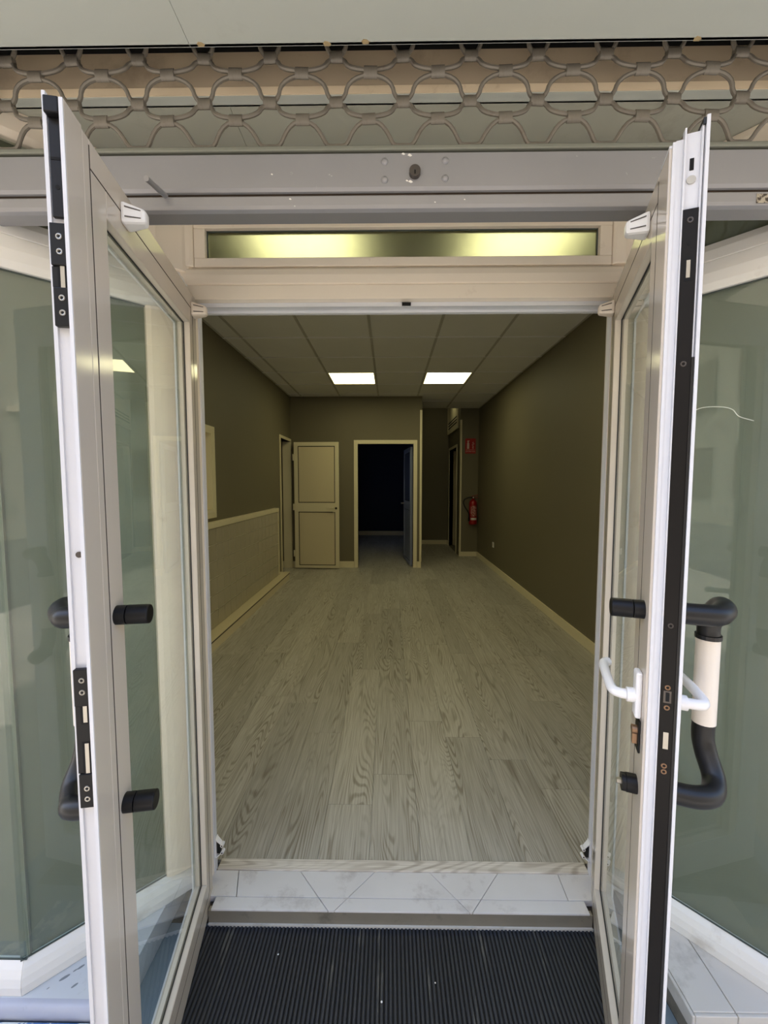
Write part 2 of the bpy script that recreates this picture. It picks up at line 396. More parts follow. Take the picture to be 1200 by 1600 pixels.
for k, (x0, x1, y0, y1) in enumerate(lamps):
    t = thing('ceiling_light', LL[k], 'ceiling light', ((x0+x1)/2, (y0+y1)/2, ZC), group='square lamps in the ceiling grid')
    hx, hy = (x1-x0)/2-.012, (y1-y0)/2-.011
    bx((-hx, hx, -hy, -hy+.014, -.002, .05), (-hx, hx, hy-.014, hy, -.002, .05), (-hx, -hx+.014, -hy, hy, -.002, .05), (hx-.014, hx, -hy, hy, -.002, .05), (-hx, hx, -hy, hy, .05, .055)).build('frame', 'trim_cream', t)
    bx((-hx+.014, hx-.014, -hy+.014, hy-.014, .002, .006)).build('diffuser', 'lamp_diffuser', t)

# walls
struct('wall_left', 'olive brown painted wall on the left of the shop', 'wall',
       bx((XL-.12, XL, SH+.05, 2.45, 0, 2.8), (XL-.12, XL, 2.45, 3.66, 0, 1.09), (XL-.12, XL, 2.45, 3.66, 1.80, 2.8), (XL-.12, XL, 3.66, 5.98, 0, 2.8),
          (XL-.12, XL, 5.98, 6.58, 2.0, 2.8), (XL-.12, XL, 6.58, YB, 0, 2.8)), 'olive_wall')
struct('wall_right', 'long plain olive brown wall on the right of the shop', 'wall', bx((XR, XR+.12, SH+.05, YF+.12, -.02, 2.8)), 'olive_wall')
struct('wall_back', 'olive brown back wall with the open doorway', 'wall',
       bx((-2.6, -.50, YB, YB+.09, -.02, 2.8), (.378, CX0, YB, YB+.09, -.02, 2.8), (-.50, .378, YB, YB+.09, 1.966, 2.8)), 'olive_wall')
struct('wall_passage_left', 'dark olive wall lining the left of the back passage', 'wall', bx((CX0-.02, CX0, YB+.09, CY1, -.02, 3.1)), 'olive_wall')
struct('wall_passage_end', 'olive wall closing the narrow back passage', 'wall', bx((CX0-.02, CX1+.9, CY1, CY1+.1, -.02, 3.1)), 'olive_wall')
struct('wall_passage_right', 'olive side wall of the passage around its door', 'wall',
       bx((CX1, CX1+.09, YF+.1, 8.06, -.02, 3.1), (CX1, CX1+.09, 9.02, CY1, -.02, 3.1), (CX1, CX1+.09, 8.06, 9.02, 2.04, 3.1)), 'olive_wall')
struct('wall_extinguisher', 'short olive wall carrying the fire extinguisher and red sign', 'wall', bx((CX1, XR+.1, YF, YF+.1, -.02, 3.1)), 'olive_wall')
struct('ceiling_passage', 'plain ceiling over the back passage', 'ceiling', bx((CX0-.02, CX1+.9, YF, CY1+.1, 3.1, 3.16), (CX0, XR+.1, YF-.02, YF+.02, 2.86, 3.16)), 'olive_wall')
struct('wall_side_room', 'olive wall of the side room behind the left door opening', 'wall', bx((-2.7, -2.6, 5.8, YB+.09, -.02, 2.8), (-2.6, XL-.12, 5.8, 5.9, -.02, 2.8), (-2.7, XL-.12, 5.8, YB, 2.6, 2.7)), 'olive_wall')
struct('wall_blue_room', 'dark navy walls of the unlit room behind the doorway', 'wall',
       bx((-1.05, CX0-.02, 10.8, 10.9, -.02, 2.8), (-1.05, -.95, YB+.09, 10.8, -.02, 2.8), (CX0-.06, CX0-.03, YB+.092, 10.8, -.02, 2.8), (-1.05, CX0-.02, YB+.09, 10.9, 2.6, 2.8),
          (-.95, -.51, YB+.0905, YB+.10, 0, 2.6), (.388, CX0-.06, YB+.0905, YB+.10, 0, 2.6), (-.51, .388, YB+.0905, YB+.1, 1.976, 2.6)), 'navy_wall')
# baseboards
struct('baseboard_back', 'cream baseboard along the back wall', 'baseboard', bx((-2.6, -.565, YB-.014, YB, 0, .10), (.44, .505, YB-.02, YB, 0, .10)), 'trim_cream')
mbb = MB()
struct('baseboard_right', 'cream baseboard along the right wall', 'baseboard', bx((XR-.014, XR, 1.42, 4.03, 0, .085), (XR-.014, XR, 4.034, YF, 0, .085)), 'trim_cream')
struct('baseboard_extinguisher', 'cream baseboard under the fire extinguisher', 'baseboard', bx((CX1-.005, XR-.014, YF-.015, YF, 0, .085)), 'trim_cream')
struct('baseboard_passage', 'cream baseboard at the end of the passage', 'baseboard', bx((CX0, CX1, CY1-.014, CY1, 0, .09), (CX1-.012, CX1, 9.09, CY1, 0, .09)), 'trim_cream')
struct('baseboard_blue_room', 'pale baseboard at the foot of the navy wall', 'baseboard', bx((-.95, CX0-.06, 10.785, 10.8, 0, .11)), 'trim_cream')
# corner guards
struct('trim_corner_passage', 'tall white corner guard between back wall and passage', 'trim', bx((.478, .514, YB-.006, YB, .10, 2.49), (CX0, CX0+.005, YB-.006, YB+.03, .10, 2.49)), 'trim_cream')
struct('trim_corner_extinguisher', 'tall cream corner guard beside the red sign', 'trim', bx((CX1-.005, CX1+.03, YF-.005, YF, .085, 2.5), (CX1-.005, CX1, YF-.005, YF+.04, .085, 2.5)), 'trim_cream')

# half-height tiling on the left wall, its rail and the low step
dado = thing('wall_left_dado', 'half-height pale square tiling on the left wall with cream rail', 'wall tiling', kind='structure')
XT = -1.505
bx((XL, XT-.006, 1.45, 5.60, .103, .965)).build('backing', 'grout', dado)
TS = .1435
zz = .10
cols = int((5.60-1.46)/TS)
tm = bx((0, .006, .0028, TS-.0028, .0028, TS-.0028)).build('tile', 'tile', dado, bevel=.0012)
first = True
for r_ in range(6):
    for c_ in range(cols):
        y = 5.60 - (c_+1)*TS; z = .965 - (r_+1)*TS
        if first: o = tm; first = False
        else:
            o = tm.copy(); COL.objects.link(o); o.parent = dado
        o.location = (XT-.006, y, z)
bx((XL, XT+.008, 1.45, 5.63, .965, 1.015)).build('top_rail', 'trim_cream', dado, bevel=.004)
bx((XL, XT+.006, 5.60, 5.63, .103, .965)).build('end_rail', 'trim_cream', dado, bevel=.003)
step = thing('low_step', 'low cream tiled ledge running along the foot of the left tiling', 'ledge', (0, 0, 0))
bx((XL, -1.41, 1.46, 5.80, 0, .092)).build('body', 'step_tile', step)
bx((XL, -1.402, 1.46, 5.81, .092, .102)).build('ledge_top', 'step_tile', step, bevel=.003)
bx((-1.4095, -1.4075, 1.46, 5.80, .078, .0915)).build('edge_groove', 'joint_dark', step)

# hatch window in left wall
h = thing('window_1', 'white framed hatch with a pale panel in the left wall', 'window', kind='structure')
bx((XL-.10, XL+.012, 2.45, 3.66, 1.09, 1.12), (XL-.10, XL+.012, 2.45, 3.66, 1.78, 1.80), (XL-.10, XL+.012, 3.64, 3.66, 1.12, 1.78), (XL-.10, XL+.012, 2.45, 2.47, 1.12, 1.78)).build('reveal', 'trim_cream', h)
bx((XL, XL+.014, 2.40, 3.71, 1.045, 1.09), (XL, XL+.014, 2.40, 3.71, 1.80, 1.845), (XL, XL+.014, 3.66, 3.71, 1.09, 1.80), (XL, XL+.014, 2.40, 2.45, 1.09, 1.80)).build('frame', 'trim_cream', h, bevel=.003)
bx((XL-.11, XL-.085, 2.47, 3.64, 1.12, 1.78)).build('panel', 'hatch_panel', h)

# side door opening in left wall and its leaf standing open against the back wall
t = thing('trim_1', 'narrow cream door frame around the opening in the left wall', 'door frame', kind='structure')
bx((XL-.12, XL+.012, 5.945, 5.985, 0, 2.04)).build('near_jamb', 'trim_cream', t)
bx((XL-.12, XL+.012, 6.575, 6.615, 0, 2.04)).build('far_jamb', 'trim_cream', t)
bx((XL-.12, XL+.012, 5.985, 6.575, 2.0, 2.04)).build('head', 'trim_cream', t)
def panel_door(t, L, T, z0, z1, mid, fr=.06, up_m='door_panel', lo_m='door_panel', frm='door_cream'):
    """leaf with two framed panels in local x 0..L, thickness along y"""
    bx((0, fr, 0, T, z0, z1)).build('stile', frm, t, bevel=.002); bx((L-fr, L, 0, T, z0, z1)).build('stile', frm, t, bevel=.002)
    bx((fr, L-fr, 0, T, z1-fr, z1)).build('rail', frm, t, bevel=.002); bx((fr, L-fr, 0, T, z0, z0+fr*.7)).build('rail', frm, t, bevel=.002)
    bx((fr, L-fr, 0, T, mid-.07, mid+.07)).build('rail', frm, t, bevel=.002)
    bx((fr+.012, L-fr-.012, .010, T-.010, mid+.082, z1-fr-.012)).build('panel', up_m, t, bevel=.002)
    bx((fr+.012, L-fr-.012, .010, T-.010, z0+fr*.7+.012, mid-.082)).build('panel', lo_m, t, bevel=.002)
    bx((fr, L-fr, .014, T-.014, mid+.07, z1-fr)).build('gasket', 'joint_dark', t); bx((fr, L-fr, .014, T-.014, z0+fr*.7, mid-.07)).build('gasket', 'joint_dark', t)
d = thing('door_1', 'cream two-panel door standing open flat before the back wall', 'door', (-1.485, 6.50, 0), R(-2), kind='structure')
panel_door(d, .70, .04, .015, 1.985, .975)
hd = bx((.60, .66, -.006, 0, .90, 1.02)).build('handle_plate', 'door_cream', d)
MB().tube(smoothpath([(.62, -.004, .965), (.62, -.04, .965), (.60, -.048, .965), (.50, -.045, .960)]), .010, 8).build('lever', 'door_cream', hd, smooth=True)
MB().cyl((.655, -.010, .96), (.655, -.001, .96), .018, seg=12).build('keyhole', 'joint_dark', hd)
for z in (.25, .98, 1.75): MB().cyl((-.012, -.004, z-.05), (-.012, -.004, z+.05), .011, seg=10).build('hinge', 'door_cream', d)

# central doorway
t = thing('trim_2', 'cream frame around the dark central doorway', 'door frame', kind='structure')
bx((-.562, -.50, YB-.016, YB+.09, 0, 2.026)).build('jamb', 'trim_cream', t, bevel=.003); bx((.378, .438, YB-.016, YB+.09, 0, 2.026)).build('jamb', 'trim_cream', t, bevel=.003)
bx((-.50, .378, YB-.016, YB+.09, 1.966, 2.026)).build('head', 'trim_cream', t, bevel=.003)
d = thing('door_2', 'bluish half-glazed door swung open into the navy room', 'door', (.372, YB+.095, 0), math.atan2(.80, -.085), kind='structure')
panel_door(d, .76, .038, .01, 1.93, .98, .07, 'navy_wall', 'blue_panel', 'blue_panel')
hd = MB().tube(smoothpath([(.69, .038, 1.0), (.69, .085, 1.0), (.66, .09, 1.0), (.58, .085, 1.0)]), .011, 8).build('lever', 'steel', d, smooth=True)

# passage door and vent panel
t = thing('trim_3', 'cream frame of the half-hidden door in the passage', 'door frame', kind='structure')
bx((CX1-.012, CX1+.09, 8.0, 8.06, 0, 2.09)).build('jamb', 'trim_cream', t); bx((CX1-.012, CX1+.09, 9.02, 9.08, 0, 2.09)).build('jamb', 'trim_cream', t)
bx((CX1-.012, CX1+.09, 8.06, 9.02, 2.04, 2.09)).build('head', 'trim_cream', t)
d = thing('door_3', 'pale flush door half open inside the passage frame', 'door', (CX1+.08, 9.01, 0), R(-62), kind='structure')
bx((0, .86, 0, .04, .01, 2.03)).build('leaf', 'door_panel', d, bevel=.002)
MB().tube([(.80, -.002, 1.0), (.80, -.05, 1.0), (.70, -.05, 1.0)], .010, 8).build('lever', 'steel', d)
struct('wall_closet', 'olive walls of the small room behind the passage door', 'wall', bx((CX1+.85, CX1+.9, YF+.1, CY1, -.02, 3.1), (CX1+.09, CX1+.9, YF+.08, YF+.13, -.02, 3.1)), 'olive_wall')
v = thing('vent_panel', 'pale panel with three dark vent slots high in the passage', 'vent panel', (CX1, 7.9, 2.38))
bx((-.018, -.001, 0, 1.32, 0, .68)).build('board', 'trim_cream', v)
bx((-.026, -.018, 0, 1.32, 0, .03), (-.026, -.018, 1.27, 1.32, .03, .68)).build('rim', 'trim_cream', v)
for k in range(3): bx((-.0205, -.018, .10, 1.22, .11+.055*k, .135+.055*k)).build('slot', 'dark_hole', v)

pl_ = thing('passage_fill_lamp', 'unseen round ceiling lamp added to light the back passage', 'ceiling light', (1.0, 8.3, 3.1))  # out of view, added to brighten the passage
MB().cyl((0, 0, 0), (0, 0, -.03), .12, seg=20).build('rim', 'trim_cream', pl_); MB().cyl((0, 0, -.03), (0, 0, -.045), .105, seg=20).build('diffuser', 'lamp_diffuser', pl_)
wb = thing('fill_window', 'unseen glowing window added to light the navy room', 'window', (-.95, 8.6, 1.0), kind='structure')  # out of view, added for a faint bluish light in the room
bx((0, .02, -.05, 0, -.05, 1.05), (0, .02, .8, .85, -.05, 1.05), (0, .02, 0, .8, -.05, 0), (0, .02, 0, .8, 1.0, 1.05)).build('frame', 'trim_cream', wb)
bx((.001, .006, 0, .8, 0, 1.0)).build('pane', 'fill_glow', wb)

# fire extinguisher
e = thing('fire_extinguisher', 'red fire extinguisher with black hose hung in the wall corner', 'fire extinguisher', (1.522, YF-.085, .60))
MB().lathe([(.05, 0), (.068, .006), (.072, .03), (.072, .37), (.062, .42), (.035, .45), (.022, .455), (.022, .475)], seg=20).build('cylinder', 'red_paint', e, smooth=True)
bx((-.02, .02, -.018, .018, .47, .51)).build('valve', 'black_plastic', e)
MB().hexa([(-.03,-.01,.505),(-.03,.01,.505),(-.03,.01,.515),(-.03,-.01,.515)], [(.085,-.01,.535),(.085,.01,.535),(.085,.01,.545),(.085,-.01,.545)]).build('upper_lever', 'red_paint', e)
MB().hexa([(-.01,-.01,.48),(-.01,.01,.48),(-.01,.01,.49),(-.01,-.01,.49)], [(.085,-.01,.485),(.085,.01,.485),(.085,.01,.495),(.085,-.01,.495)]).build('lower_lever', 'red_paint', e)
MB().tube(smoothpath([(-.02,-.01,.49), (-.08,-.02,.49), (-.155,-.02,.46), (-.178,-.02,.40), (-.155,-.02,.33), (-.10,-.02,.24), (-.075,-.02,.19), (-.072,-.02,.09)]), .011, 8).build('hose', 'black_rubber', e, smooth=True)
MB().tube([(-.072,-.02,.20), (-.075,-.02,.06)], [.011, .02], 10).build('nozzle', 'black_plastic', e)
def band(z0, z1, a0, a1, r=.0726):
    mb = MB(); n = 10; pts = []
    vs_ = [[mb.bm.verts.new((r*math.cos(R(a0+(a1-a0)*k/n)), r*math.sin(R(a0+(a1-a0)*k/n)), z)) for k in range(n+1)] for z in (z0, z1)]
    for k in range(n): mb.bm.faces.new([vs_[0][k], vs_[0][k+1], vs_[1][k+1], vs_[1][k]])
    return mb
band(.15, .34, 225, 315).build('instruction_label', 'ext_label', e)
band(.085, .125, 225, 315).build('white_band', 'gauge_white', e)
MB().cyl((0, -.018, .492), (0, -.026, .492), .014, seg=12).build('gauge', 'gauge_white', e)
bx((-.03, .03, .072, .084, .28, .32)).build('bracket', 'black_plastic', e)

# red sign
s = thing('extinguisher_sign', 'small red sign with white extinguisher symbol above the extinguisher', 'sign', (1.475, YF-.001, 1.89))
bx((-.095, .095, -.004, 0, 0, .27)).build('plate', 'red_sign', s)
MB().prism([(-.062,.085),(-.022,.085),(-.022,.185),(-.032,.20),(-.032,.215),(-.018,.222),(-.020,.235),(-.05,.235),(-.062,.225),(-.062,.215),(-.052,.215),(-.052,.20),(-.062,.185)], -.0055, -.004, 'y').build('pictogram', 'sign_white', s)
mbs = MB()
mbs.tube(smoothpath([(.035,-.005,.085),(.055,-.005,.10),(.035,-.005,.115),(.055,-.005,.13),(.035,-.005,.145),(.035,-.005,.165),(.06,-.005,.165),(.06,-.005,.185),(.035,-.005,.19),(.055,-.005,.21)], 5), .0045, 6).build('script_mark', 'sign_white', s)
bx((-.08, .08, -.005, -.004, .066, .070)).build('rule', 'sign_white', s)
def text(txt, size, material, parent, loc, rot):
    cu = bpy.data.curves.new('lettering', 'FONT'); cu.body = txt; cu.size = size; cu.align_x = 'CENTER'; cu.extrude = .0006
    o = bpy.data.objects.new('lettering', cu); COL.objects.link(o)
    dg = bpy.context.evaluated_depsgraph_get(); me = bpy.data.meshes.new_from_object(o.evaluated_get(dg))
    bpy.data.objects.remove(o)
    o = bpy.data.objects.new('lettering', me); COL.objects.link(o); me.materials.clear(); me.materials.append(MATS[material])
    o.parent = parent; o.location = loc; o.rotation_euler = rot; return o
text('EXTINTOR', .034, 'sign_white', s, (0, -.005, .026), (R(90), 0, 0))

so = thing('wall_socket', 'small white socket low on the right wall', 'socket', (XR, 6.49, .39))
bx((-.009, 0, -.04, .04, -.042, .042)).build('plate', 'white_plastic', so, bevel=.003)
MB().cyl((-.011, 0, 0), (-.008, 0, 0), .02, seg=14).build('insert', 'ivory_plastic', so)

# ------------------------------------------------------------------ shop front: structure over and around the door
struct('wall_front', 'inner face of the wall above the entrance and showcases', 'wall',
       bx((XL-.1, XR+.1, 1.345, 1.46, 2.25, 2.86), (XL-.1, XR+.1, SH+.06, 1.345, 2.236, 2.30)), 'olive_wall')
struct('wall_upper_facade', 'upper shop facade above the shutter housing', 'wall', bx((-4.2, 4.2, .47, .60, 2.30, 3.5), (-4.2, 4.2, .47, 11.2, 3.5, 3.6), (-4.2, -4.1, .6, 11.2, -.05, 3.5), (4.1, 4.2, .6, 11.2, -.05, 3.5), (-4.1, 4.1, 11.1, 11.2, -.05, 3.5)), 'facade_cream')
struct('wall_pier_left', 'facade pier left of the showcases', 'wall', bx((-4.1, -1.72, .93, 1.2, -.06, 2.3)), 'facade_cream')
struct('wall_pier_right', 'facade pier right of the showcases', 'wall', bx((1.78, 4.1, .93, 1.2, -.06, 2.3)), 'facade_cream')

# soffit of the shutter housing: two grey-green sheets meeting at a seam
so1 = thing('soffit', 'pale grey-green sheet metal soffit over the entrance', 'soffit', kind='structure')
bx((-2.2, -.4165, .47, .93, 2.258, 2.270)).build('soffit_sheet', 'soffit', so1); bx((-.4155, 2.2, .47, .93, 2.258, 2.270)).build('soffit_sheet', 'soffit', so1)
bx((-2.2, 2.2, .925, .931, 2.258, 2.60)).build('inner_fold', 'soffit', so1)
bx((-2.2, 2.2, .47, 1.05, 2.62, 2.66), (-2.2, -2.16, .47, 1.05, 2.27, 2.62), (2.16, 2.2, .47, 1.05, 2.27, 2.62)).build('housing_lid', 'housing_shade', so1)
for x, y in ((-.392, .922), (-.13, .924), (.63, .924), (-.05, .921)):
    MB().prism([(x-.008, y+.002), (x-.004, y-.002), (x+.003, y-.001), (x+.008, y+.003), (x+.006, y+.0075), (x-.006, y+.0075)], 2.2572, 2.2582).build('rust_stain', 'rust', so1)
bs = thing('soffit_rear', 'shaded grey-green soffit panel behind the roller grille with tan housing wall', 'soffit', kind='structure')
bx((-1.9, -.3755, 1.032, 1.36, 2.230, 2.236)).build('soffit_sheet', 'soffit_back', bs); bx((-.3745, 1.9, 1.032, 1.36, 2.230, 2.236)).build('soffit_sheet', 'soffit_back', bs)
bx((-1.9, 1.9, 1.030, 1.036, 2.230, 2.249)).build('front_lip', 'soffit', bs)
bx((-1.9, 1.9, 1.028, 1.036, 2.249, 2.266)).build('tan_lip', 'housing_lip', bs)
bx((-1.9, 1.9, 1.032, 1.05, 2.266, 2.345)).build('housing_wall', 'housing_tan', bs)
bx((-1.9, 1.9, 1.032, 1.05, 2.345, 2.62)).build('housing_back', 'housing_shade', bs)

# ------------------------------------------------------------------ door frame with transom
fr = thing('trim_4', 'cream aluminium entrance frame with a wide cross bar', 'door frame', kind='structure')
def round_bar(a, b, prof, axis, name, material='frame_paint'):
    return MB().prism(prof, a, b, axis).build(name, material, fr, bevel=.004)
# cross bar under the transom: bulged upper half, groove, flat lower half (profile in y,z)
round_bar(-.66, .735, [(1.345, 1.906), (1.300, 1.906), (1.298, 1.946), (1.302, 1.948), (1.296, 1.950), (1.294, 1.975), (1.298, 1.992), (1.310, 2.003), (1.345, 2.003)], 'x', 'cross_bar')
bx((-.62, .70, 1.325, 1.36, 1.893, 1.9055)).build('head_strip', 'lacquer_lit', fr); bx((-.62, .70, 1.355, 1.37, 1.886, 1.906)).build('head_stop', 'lacquer_lit', fr)
# upright posts left and right of the transom
for (xa, xb, nm) in ((-.66, -.594, 'left_post'), (.666, .735, 'right_post')):
    MB().prism([(xa, 1.345), (xa, 1.306), (xa+.008, 1.300), (xa+(xb-xa)*.5, 1.295), (xb-.010, 1.300), (xb, 1.306), (xb, 1.345)], 2.004, 2.23, 'z').build(nm, 'frame_paint', fr, bevel=.003)
# outer posts reaching to the ground, the slanted panes meet them
bx((-.70, -.662, 1.312, 1.345, .0, 2.23)).build('outer_post', 'frame_paint', fr, bevel=.006); bx((.737, .80, 1.312, 1.345, .0, 2.23)).build('outer_post', 'frame_paint', fr, bevel=.006)
# jambs: stepped profiles
for s_, x0 in ((-1, -.603), (1, .690)):
    bx((x0, x0+s_*.012, 1.352, 1.372, .0, 1.893)).build('jamb_lip', 'lacquer_lit', fr)
    bx((x0+s_*.004, x0+s_*.06, 1.335, 1.352, .0, 1.905)).build('jamb', 'frame_paint', fr)
    bx((x0+s_*.012, x0+s_*.06, 1.352, 1.40, .0, 1.905)).build('jamb', 'lacquer_shaded', fr)
    bx((x0+s_*.010, x0+s_*.06, 1.306, 1.335, .0, 1.905)).build('jamb_face', 'lacquer_shaded', fr); bx((x0+s_*.0065, x0+s_*.0100, 1.3135, 1.3155, .0, 1.893), (x0+s_*.0065, x0+s_*.0100, 1.326, 1.328, .0, 1.893)).build('jamb_groove', 'joint_dark', fr)
    bx((x0+s_*.007, x0+s_*.012, 1.340, 1.345, .0, 1.893)).build('seal', 'gasket', fr)
bx((.038, .065, 1.318, 1.326, 1.894, 1.902)).build('latch_catch', 'black_plastic', fr)
tr = thing('window_2', 'long narrow frosted transom pane glowing yellow over the entrance', 'window', kind='structure')
ZG0, ZG1, XG0, XG1 = 2.030, 2.116, -.558, .628
bx((-.592, .664, 1.305, 1.345, 2.004, ZG0)).build('sash_rail', 'frame_paint', tr, bevel=.002); bx((-.592, .664, 1.305, 1.345, ZG1, 2.16)).build('sash_rail', 'frame_paint', tr, bevel=.002)
bx((-.592, XG0, 1.305, 1.345, ZG0, ZG1)).build('sash_stile', 'frame_paint', tr, bevel=.002); bx((XG1, .664, 1.305, 1.345, ZG0, ZG1)).build('sash_stile', 'frame_paint', tr, bevel=.002)
bx((XG0, XG1, 1.324, 1.329, ZG0, ZG1)).build('pane', 'frosted', tr)
bx((XG0, XG1, 1.320, 1.324, ZG1-.003, ZG1), (XG0, XG0+.003, 1.320, 1.324, ZG0, ZG1), (XG1-.003, XG1, 1.320, 1.324, ZG0, ZG1)).build('gasket', 'pane_gasket', tr)
bx((-.66, .735, 1.30, 1.345, 2.16, 2.23)).build('head', 'frame_paint', tr)

# ------------------------------------------------------------------ showcases
def showcase(name, label, org, ang, L, jamb=None, tilt0=0, tilt1=0):
    t = thing(name, label, 'window', (org[0], org[1], 0), ang, kind='structure')
    def rail(prof, nm, m='sill_white', bev=.003):
        # profile in (y,z); ends mitred by tilt
        mb = MB(); a = [mb.bm.verts.new((p[0]*tilt0, p[0], p[1])) for p in prof]; b = [mb.bm.verts.new((L + p[0]*tilt1, p[0], p[1])) for p in prof]
        n = len(prof); mb.bm.faces.new(a); mb.bm.faces.new(b[::-1])
        for i in range(n): mb.bm.faces.new([a[i], a[(i+1) % n], b[(i+1) % n], b[i]])
        return mb.build(nm, m, t, bevel=bev)
    rail([(.045, .03), (-.004, .03), (-.006, .055), (-.002, .075), (.006, .092), (.018, .106), (.045, .106)], 'base_rail', 'sill_white', .002)
    rail([(.045, 1.862), (.008, 1.862), (.000, 1.880), (-.004, 1.905), (-.002, 1.935), (.001, 1.936), (-.002, 1.938), (.002, 1.965), (.012, 1.985), (.045, 1.985)], 'top_rail', 'sill_white', .001)
    rail([(.045, 2.165), (.008, 2.165), (-.002, 2.180), (-.004, 2.21), (.0, 2.229), (.045, 2.229)], 'upper_rail', 'frame_paint', .002)
    bx((0, L, .020, .026, .1065, 1.8615)).build('pane', 'shop_glass', t)
    bx((0, L, .020, .026, 1.9855, 2.1645)).build('upper_pane', 'shop_glass', t)
    bx((0, L, .017, .020, .1065, .1095), (0, L, .017, .020, 1.8585, 1.8615)).build('gasket', 'pane_gasket', t)
    bx((0, L, .028, .034, .10, 1.87)).build('window_film', 'film', t)
    if jamb:
        a, b = jamb
        MB().prism([(a, .045), (a, .010), (a+.012, .002), (a+.03, -.002), ((a+b)/2, -.004), (b-.03, -.002), (b-.012, .002), (b, .010), (b, .045)], .1065, 1.8615, 'z').build('jamb_stile', 'frame_paint', t, bevel=.001)
        MB().prism([(a, .045), (a, .010), (a+.012, .002), (a+.03, -.002), (b-.03, -.002), (b-.012, .002), (b, .010), (b, .045)], 1.9855, 2.1645, 'z').build('upper_stile', 'frame_paint', t, bevel=.001)
    bx((0, L, .030, .036, 1.98, 2.17)).build('upper_film', 'upper_film', t)
    return t
angL = math.atan2(JL[1]-CL[1], JL[0]-CL[0]); LLn = math.hypot(JL[1]-CL[1], JL[0]-CL[0])
angR = math.atan2(CR[1]-JR[1], CR[0]-JR[0]); LRn = math.hypot(CR[1]-JR[1], CR[0]-JR[0])
tl = math.tan((angL)/2); trr = math.tan(-angR/2)
showcase('window_3', 'slanted showcase pane with grey-green film beside the left door', CL, angL, LLn, (.350, LLn), tilt0=tl)
showcase('window_4', 'front-facing filmed showcase pane at the far left edge', (-1.72, SH), 0, -.947+1.72, tilt1=-tl)
showcase('window_5', 'slanted showcase pane with grey-green film behind the right door', JR, angR, LRn, (0, .11), tilt1=-trr)
showcase('window_6', 'front-facing filmed showcase pane beyond the right edge', (1.013, SH), 0, 1.78-1.013, tilt0=trr)
# hanging string seen inside the right pane
stc = thing('loose_string', 'thin pale string stuck inside the slanted right pane', 'string', (JR[0], JR[1], 0), angR)
MB().tube(smoothpath([(.165, .0265, 1.545), (.20, .0265, 1.558), (.24, .0265, 1.555), (.265, .0265, 1.545), (.28, .0265, 1.525), (.31, .0265, 1.51)]), .0012, 6).build('string', 'paint_chip', stc)

# ------------------------------------------------------------------ entrance floor: strip, marble sill, stones, mat
st = thing('threshold_strip', 'pale wood-look threshold strip at the edge of the laminate', 'threshold')
o = bx((-.021, .021, -.6465, .6465, -.012, .004)).build('strip', 'strip_wood', st, bevel=.002); o.location = (.0455, 1.384, 0); o.rotation_euler = (0, 0, R(90))
sill = thing('marble_sill', 'white marble entrance sill with slanted joints before the threshold', 'sill')
J = [(-.62, -.62), (-.525, -.489), (-.31, -.195), (-.049, -.172), (.14, .253), (.377, .265), (.583, .580), (.70, .70)]
def at(j, y): return j[0] + (j[1]-j[0]) * (1.363-y)/(1.363-1.23)
g = .0011
for k in range(len(J)-1):
    a, b = J[k], J[k+1]
    xa = (at(a, 1.362)+g, at(a, 1.271)+g); xb = (at(b, 1.362)-g, at(b, 1.271)-g)
    MB().prism([(xa[1], 1.271), (xb[1], 1.271), (xb[0], 1.362), (xa[0], 1.362)], -.02, 0).build('marble_piece', 'marble', sill, bevel=.001)
NJ = [(-.567, -.567), J[2], J[3], J[4], J[5], (.632, .632)]
for k in range(len(NJ)-1):
    a, b = NJ[k], NJ[k+1]
    MB().prism([(at(a, 1.228)+g, 1.228), (at(b, 1.228)-g, 1.228), (at(b, 1.269)-g, 1.269), (at(a, 1.269)+g, 1.269)], -.006, 0).build('nosing_piece', 'marble', sill, bevel=.001)
bx((-.62, .70, 1.245, 1.40, -.10, -.0195)).build('bedding', 'joint_dark', sill)
bx((-.575, .64, 1.2295, 1.245, -.10, -.0062)).build('riser', 'stone_riser', sill)
bx((-.575, .64, 1.2235, 1.229, -.10, ZMAT+.004)).build('riser_strip', 'stone_right', sill)
sr = thing('stone_step', 'pale stone slabs under the right showcase, split by one joint', 'stone slab')
MB().prism([(.762, .966), (.8655, .966), (.870, 1.345), (.762, 1.345)], -.01, .03).build('slab', 'stone_right', sr, bevel=.002)
MB().prism([(.8675, .966), (1.775, .966), (1.775, 1.345), (.872, 1.345)], -.01, .03).build('slab', 'stone_right', sr, bevel=.002)
bx((.762, .866, .957, .9655, -.03, .029)).build('edge_trim', 'stone_right', sr, bevel=.002); bx((.868, 1.775, .957, .9655, -.03, .029)).build('edge_trim', 'stone_right', sr, bevel=.002)
bx((.753, .761, .957, 1.345, -.012, .029)).build('side_trim', 'stone_right', sr, bevel=.002)
bx((.757, 1.775, .962, 1.345, -.06, -.0105)).build('side_face', 'stone_riser', sr)
sl = thing('stone_ledge', 'bluish white stone ledge with stains under the left showcase', 'stone slab')
bx((-1.715, -.70, .972, 1.345, -.06, .03)).build('slab', 'stone_left', sl)
MB().prism([(.972, .03), (.964, .0295), (.957, .026), (.953, .018), (.952, .004), (.956, -.012), (.965, -.03), (.972, -.04)], -1.715, -.70, 'x').build('front_edge', 'stone_front', sl, smooth=True)
for (x, y, a, b) in ((-.868, 1.017, .012, .006), (-.852, 1.034, .005, .003), (-.842, 1.042, .008, .005), (-.828, 1.000, .007, .005), (-.893, .993, .003, .002)):
    MB().prism([(x+a*math.cos(k*.63)*.8+b*math.sin(k*.63)*.3, y+b*math.sin(k*.63)+a*math.cos(k*.63)*.5) for k in range(10)], .0301, .0305).build('stain', 'spot_stain', sl)
